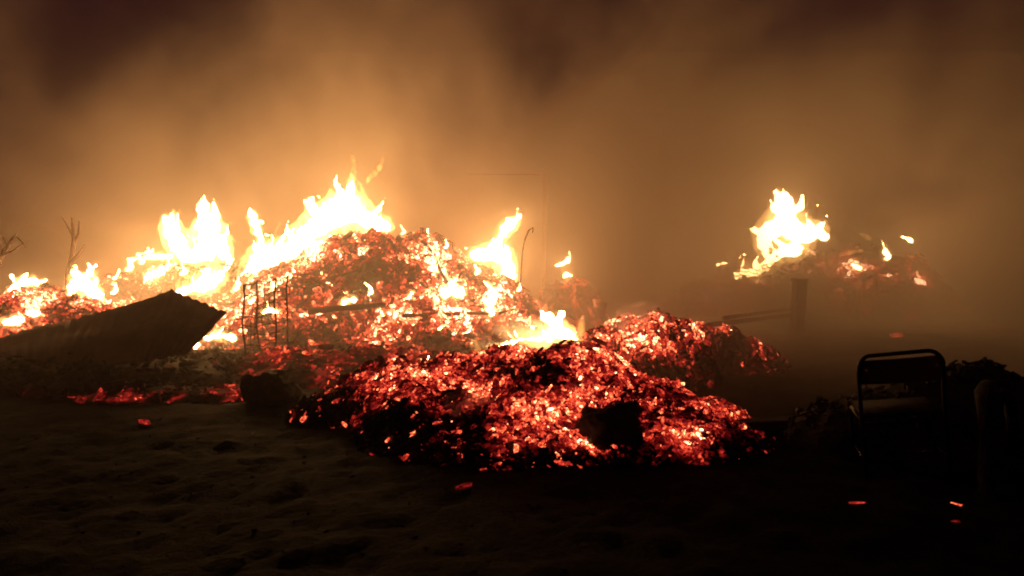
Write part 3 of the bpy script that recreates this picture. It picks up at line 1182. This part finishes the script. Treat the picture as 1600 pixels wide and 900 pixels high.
def build_beam():
    A, B = G(1138, 690), G(1335, 672)
    d = B - A
    root = empty('timber_beam', A.lerp(B, .5))
    tag(root, 'low dark timber beam lying on the ground left of the chair', 'beam')
    bm = bmesh.new()
    m = Matrix.Rotation(math.atan2(d.y, d.x), 4, 'Z')
    add_box(bm, m @ Matrix.Translation((0, 0, 0.07)), d.length, 0.16, 0.17, 0.02)
    bmesh.ops.bevel(bm, geom=bm.edges[:], offset=0.012, segments=1, affect='EDGES')
    bmesh.ops.subdivide_edges(bm, edges=[e for e in bm.edges if e.calc_length() > .5], cuts=8, use_grid_fill=True)
    for v in bm.verts:
        v.co += noise.noise_vector(v.co * 4) * 0.012
    mesh_obj('shaft', bm, M['char'], root)


build_beam()


# ------------------------------------------------------------------ stray embers and litter
STRAY = [(880, 732, .12, .45, 'dull red stray ember just below the nearest heap'),
         (1340, 792, .085, .42, 'bent pink-red ember in the dark below the chair'),
         (1494, 790, .055, .5, 'bright round ember in the dark below the rubble heap'),
         (1492, 815, .05, .27, 'dim ember just below the bright round ember'),
         (1402, 528, .20, .46, 'lone red ember in the haze beyond the chair'),
         (1197, 665, .08, .50, 'outlying red ember past the right tip of the nearest heap'),
         (725, 766, .10, .26, 'faint brown ember on the dark soil below the nearest heap'),
         (226, 666, .12, .32, 'dim red ember on the dark soil below the ash bank'),
         (368, 597, .14, .45, 'red ember left of the log stump'),
         (300, 605, .12, .30, 'faint ember on the soil between ash bank and stump'),
         (645, 665, .07, .80, 'bright pale ember at the lower left foot of the nearest heap'),
         (700, 690, .09, .42, 'red ember strip under the left foot of the nearest heap'),
         (770, 695, .10, .40, 'dull red ember under the middle of the nearest heap')]
rs = random.Random(12)
for (px, py, s, h, lab) in STRAY:
    p = G(px, py)
    if px == 1197:
        p = G(1140, 668)
    o = bpy.data.objects.new('stray_ember', CHIPS[rs.randrange(len(CHIPS))])
    COL.objects.link(o)
    o.location = (p.x, p.y, ground_z(p.x, p.y) + s * 0.12)
    o.rotation_euler = (rs.uniform(-.2, .2), rs.uniform(-.2, .2), rs.uniform(-.5, .5))
    o.scale = (s, s, s)
    o.color = (h, 0, 0, 1)
    tag(o, lab, 'ember', 'stray embers on the ground')

pl, hs = [], []
for k in range(3500):
    y = rs.uniform(2.2, 12)
    x = rs.uniform(-0.72, 0.72) * y
    s = rs.uniform(0.3, 1) ** 4 * 0.034
    m = (Matrix.Translation((x, y, ground_z(x, y) + s * 0.1)) @ Matrix.Rotation(rs.uniform(0, 6.28), 4, 'Z')
         @ Matrix.Rotation(rs.gauss(0, .3), 4, 'X') @ Matrix.Diagonal((s, s, s, 1)))
    pl.append((rs.randrange(len(CHIPS)), m))
    hs.append(0.0)
lit = pieces_object('litter', pl, hs, M['soil'], None)
tag(lit, 'small dark rubble and litter strewn over the foreground soil', 'litter', kind='stuff')


# ------------------------------------------------------------------ smoke
def build_smoke():
    m, nt, out = new_mat('smoke')
    pv = nt.nodes.new('ShaderNodeVolumePrincipled')
    pv.inputs['Color'].default_value = (0.88, 0.80, 0.72, 1)
    pv.inputs['Anisotropy'].default_value = 0.1
    pv.inputs['Density'].default_value = SMOKE_DENSITY
    pv.inputs['Density Attribute'].default_value = 'density'
    nt.links.new(pv.outputs[0], out.inputs['Volume'])
    m.cycles.volume_step_rate = 6.0
    m.cycles.volume_sampling = 'EQUIANGULAR'

    me = bpy.data.meshes.new('smoke')
    me.materials.append(m)
    o = link(bpy.data.objects.new('smoke', me))
    nt = bpy.data.node_groups.new('smoke_field', 'GeometryNodeTree')
    nt.interface.new_socket('Geometry', in_out='OUTPUT', socket_type='NodeSocketGeometry')
    gout = nt.nodes.new('NodeGroupOutput')
    v = nt.nodes.new('GeometryNodeInputPosition').outputs[0]
    sep = nt.nodes.new('ShaderNodeSeparateXYZ')
    nt.links.new(v, sep.inputs[0])
    x, y, z = sep.outputs

    def vmap(scale, loc=(0, 0, 0)):
        a = nt.nodes.new('ShaderNodeVectorMath'); a.operation = 'MULTIPLY_ADD'
        nt.links.new(v, a.inputs[0]); a.inputs[1].default_value = scale; a.inputs[2].default_value = loc
        return a.outputs[0]
    n1 = noise_tex(nt, vmap((1, 0.8, 0.85)), 0.32, 5.0, 0.58, 0.7, '4D', SMOKE_SEED)
    billow = maprange(nt, n1, 0.42, 0.61, 0.04, 2.1)
    low = maprange(nt, z, 0.5, 4.0, 0.45, 0.03)
    d = mth(nt, 'ADD', billow, low)
    # the wind carries it to the right, where it hangs nearer to the camera and reaches further back
    drift = maprange(nt, x, 0.3, 4.0, 0.0, 1.0)
    ys = mth(nt, 'ADD', y, mth(nt, 'MULTIPLY', drift, 1.4))
    d = mth(nt, 'MULTIPLY', d, maprange(nt, ys, 8.2, 13.6, 0.0, 1.0))
    # the rising part is a curtain a few metres deep that leans away with height
    yc = mth(nt, 'SUBTRACT', mth(nt, 'SUBTRACT', y, mth(nt, 'MULTIPLY', z, 0.35)), mth(nt, 'MULTIPLY', drift, 2.6))
    deep = maprange(nt, yc, 13.6, 16.5, 1.0, 0.0)
    deep = mth(nt, 'MAXIMUM', deep, maprange(nt, z, 0.6, 3.0, 0.8, 0.0))
    d = mth(nt, 'MULTIPLY', d, deep)
    # thin smoke creeping low over the ground in front, mostly on the right
    creep = mth(nt, 'MULTIPLY', maprange(nt, z, 0.3, 1.9, 0.30, 0.0), maprange(nt, y, 5.0, 8.5, 0.0, 1.0))
    creep = mth(nt, 'MULTIPLY', creep, maprange(nt, x, -1.0, 3.0, 0.55, 1.0))
    d = mth(nt, 'ADD', d, creep)
    zr = mth(nt, 'SUBTRACT', z, mth(nt, 'MULTIPLY', mth(nt, 'SUBTRACT', n1, 0.5), 9.0))
    d = mth(nt, 'MULTIPLY', d, maprange(nt, zr, 3.0, 5.9, 1.0, 0.05))
    d = mth(nt, 'MULTIPLY', d, maprange(nt, z, 8.5, 11.8, 1.0, 0.0))
    out_left = mth(nt, 'MAXIMUM', maprange(nt, x, -10.5, -4.0, 0.05, 1.0), maprange(nt, z, 1.0, 3.0, 1.0, 0.0))
    d = mth(nt, 'MULTIPLY', d, out_left)
    d = mth(nt, 'MULTIPLY', d, maprange(nt, x, 6.5, 11.5, 1.0, 0.22))
    d = mth(nt, 'MULTIPLY', d, maprange(nt, y, 22.0, 28.0, 1.0, 0.0))
    # air right over the big flames is hot and burns clean
    dist = nt.nodes.new('ShaderNodeVectorMath'); dist.operation = 'DISTANCE'
    nt.links.new(vmap((0.5, 1, 1)), dist.inputs[0]); dist.inputs[1].default_value = (-1.6, 12.3, 1.9)
    d = mth(nt, 'MULTIPLY', d, maprange(nt, dist.outputs['Value'], 0.4, 2.4, 0.30, 1.0))
    dist = nt.nodes.new('ShaderNodeVectorMath'); dist.operation = 'DISTANCE'
    nt.links.new(vmap((0.8, 0.5, 1)), dist.inputs[0]); dist.inputs[1].default_value = (4.6, 7.2, 1.7)
    d = mth(nt, 'MULTIPLY', d, maprange(nt, dist.outputs['Value'], 0.6, 3.0, 0.10, 1.0))
    d = mth(nt, 'ADD', d, 0.003)
    vc = nt.nodes.new('GeometryNodeVolumeCube')
    nt.links.new(d, vc.inputs['Density'])
    lo, hi, res = (-22, 4.5, -0.6), (22, 28.5, 12.0), 0.2
    vc.inputs['Min'].default_value = lo
    vc.inputs['Max'].default_value = hi
    for k, ax in enumerate('XYZ'):
        vc.inputs['Resolution ' + ax].default_value = int((hi[k] - lo[k]) / res)
    sm = nt.nodes.new('GeometryNodeSetMaterial')
    sm.inputs['Material'].default_value = m
    nt.links.new(vc.outputs[0], sm.inputs[0])
    nt.links.new(sm.outputs[0], gout.inputs[0])
    md = o.modifiers.new('smoke_field', 'NODES')
    md.node_group = nt
    tag(o, 'thick brown smoke lit orange by the fire, drifting across the night sky', 'smoke', kind='stuff')


build_smoke()


def wisp(label, Y, px0, px1, density, seed, slant=0.0):
    """thin pale smoke curling off the embers"""
    a, b = P(px0[0], px1[1], Y), P(px1[0], px0[1], Y)
    c = (a + b) / 2
    hx, hz = (b.x - a.x) / 2, (b.z - a.z) / 2
    m, nt, out = new_mat('smoke_wisp')
    pv = nt.nodes.new('ShaderNodeVolumePrincipled')
    pv.inputs['Color'].default_value = (0.95, 0.95, 0.96, 1)
    pv.inputs['Anisotropy'].default_value = 0.1
    pv.inputs['Density'].default_value = density
    pv.inputs['Density Attribute'].default_value = 'density'
    nt.links.new(pv.outputs[0], out.inputs['Volume'])
    m.cycles.volume_step_rate = 2.0
    me = bpy.data.meshes.new('smoke_wisp')
    me.materials.append(m)
    o = link(bpy.data.objects.new('smoke_wisp', me))
    o.location = c
    nt = bpy.data.node_groups.new('wisp_field', 'GeometryNodeTree')
    nt.interface.new_socket('Geometry', in_out='OUTPUT', socket_type='NodeSocketGeometry')
    gout = nt.nodes.new('NodeGroupOutput')
    v = nt.nodes.new('GeometryNodeInputPosition').outputs[0]
    sep = nt.nodes.new('ShaderNodeSeparateXYZ')
    nt.links.new(v, sep.inputs[0])
    zz = mth(nt, 'ADD', sep.outputs[2], mth(nt, 'MULTIPLY', sep.outputs[0], slant))
    cmb = nt.nodes.new('ShaderNodeCombineXYZ')
    nt.links.new(mth(nt, 'MULTIPLY', sep.outputs[0], 0.45), cmb.inputs[0])
    nt.links.new(sep.outputs[1], cmb.inputs[1])
    nt.links.new(zz, cmb.inputs[2])
    n = noise_tex(nt, cmb.outputs[0], 6.0 / max(0.5, hx * 2), 4.0, 0.6, 1.6, '4D', seed)
    n = maprange(nt, n, 0.50, 0.72, 0.0, 1.0)
    sc = nt.nodes.new('ShaderNodeVectorMath'); sc.operation = 'DIVIDE'
    nt.links.new(v, sc.inputs[0]); sc.inputs[1].default_value = (hx, min(hx, 0.28), hz)
    ln = nt.nodes.new('ShaderNodeVectorMath'); ln.operation = 'LENGTH'
    nt.links.new(sc.outputs[0], ln.inputs[0])
    d = mth(nt, 'MULTIPLY', n, maprange(nt, ln.outputs['Value'], 0.35, 1.0, 1.0, 0.0))
    vc = nt.nodes.new('GeometryNodeVolumeCube')
    nt.links.new(d, vc.inputs['Density'])
    hy = min(hx, 0.28)
    vc.inputs['Min'].default_value = (-hx, -hy, -hz)
    vc.inputs['Max'].default_value = (hx, hy, hz)
    for k, e in enumerate((hx, hy, hz)):
        vc.inputs['Resolution ' + 'XYZ'[k]].default_value = max(12, int(2 * e / 0.022))
    sm = nt.nodes.new('GeometryNodeSetMaterial')
    sm.inputs['Material'].default_value = m
    nt.links.new(vc.outputs[0], sm.inputs[0])
    nt.links.new(sm.outputs[0], gout.inputs[0])
    md = o.modifiers.new('wisp_field', 'NODES')
    md.node_group = nt
    tag(o, label, 'smoke', kind='stuff')


wisp('pale grey smoke curling off the crest of the nearest ember heap', 7.45, (700, 492), (930, 585), 26.0, 1.0, 0.5)
wisp('small pale smoke curl low on the left of the nearest ember heap', 6.1, (685, 600), (790, 675), 40.0, 4.0, 0.0)
wisp('thin smoke streak over the start of the ember ridge', 8.4, (930, 465), (1060, 530), 30.0, 8.0, -0.5)
wisp('thin smoke streak over the far end of the ember ridge', 9.6, (1070, 440), (1160, 490), 30.0, 12.0, 0.6)
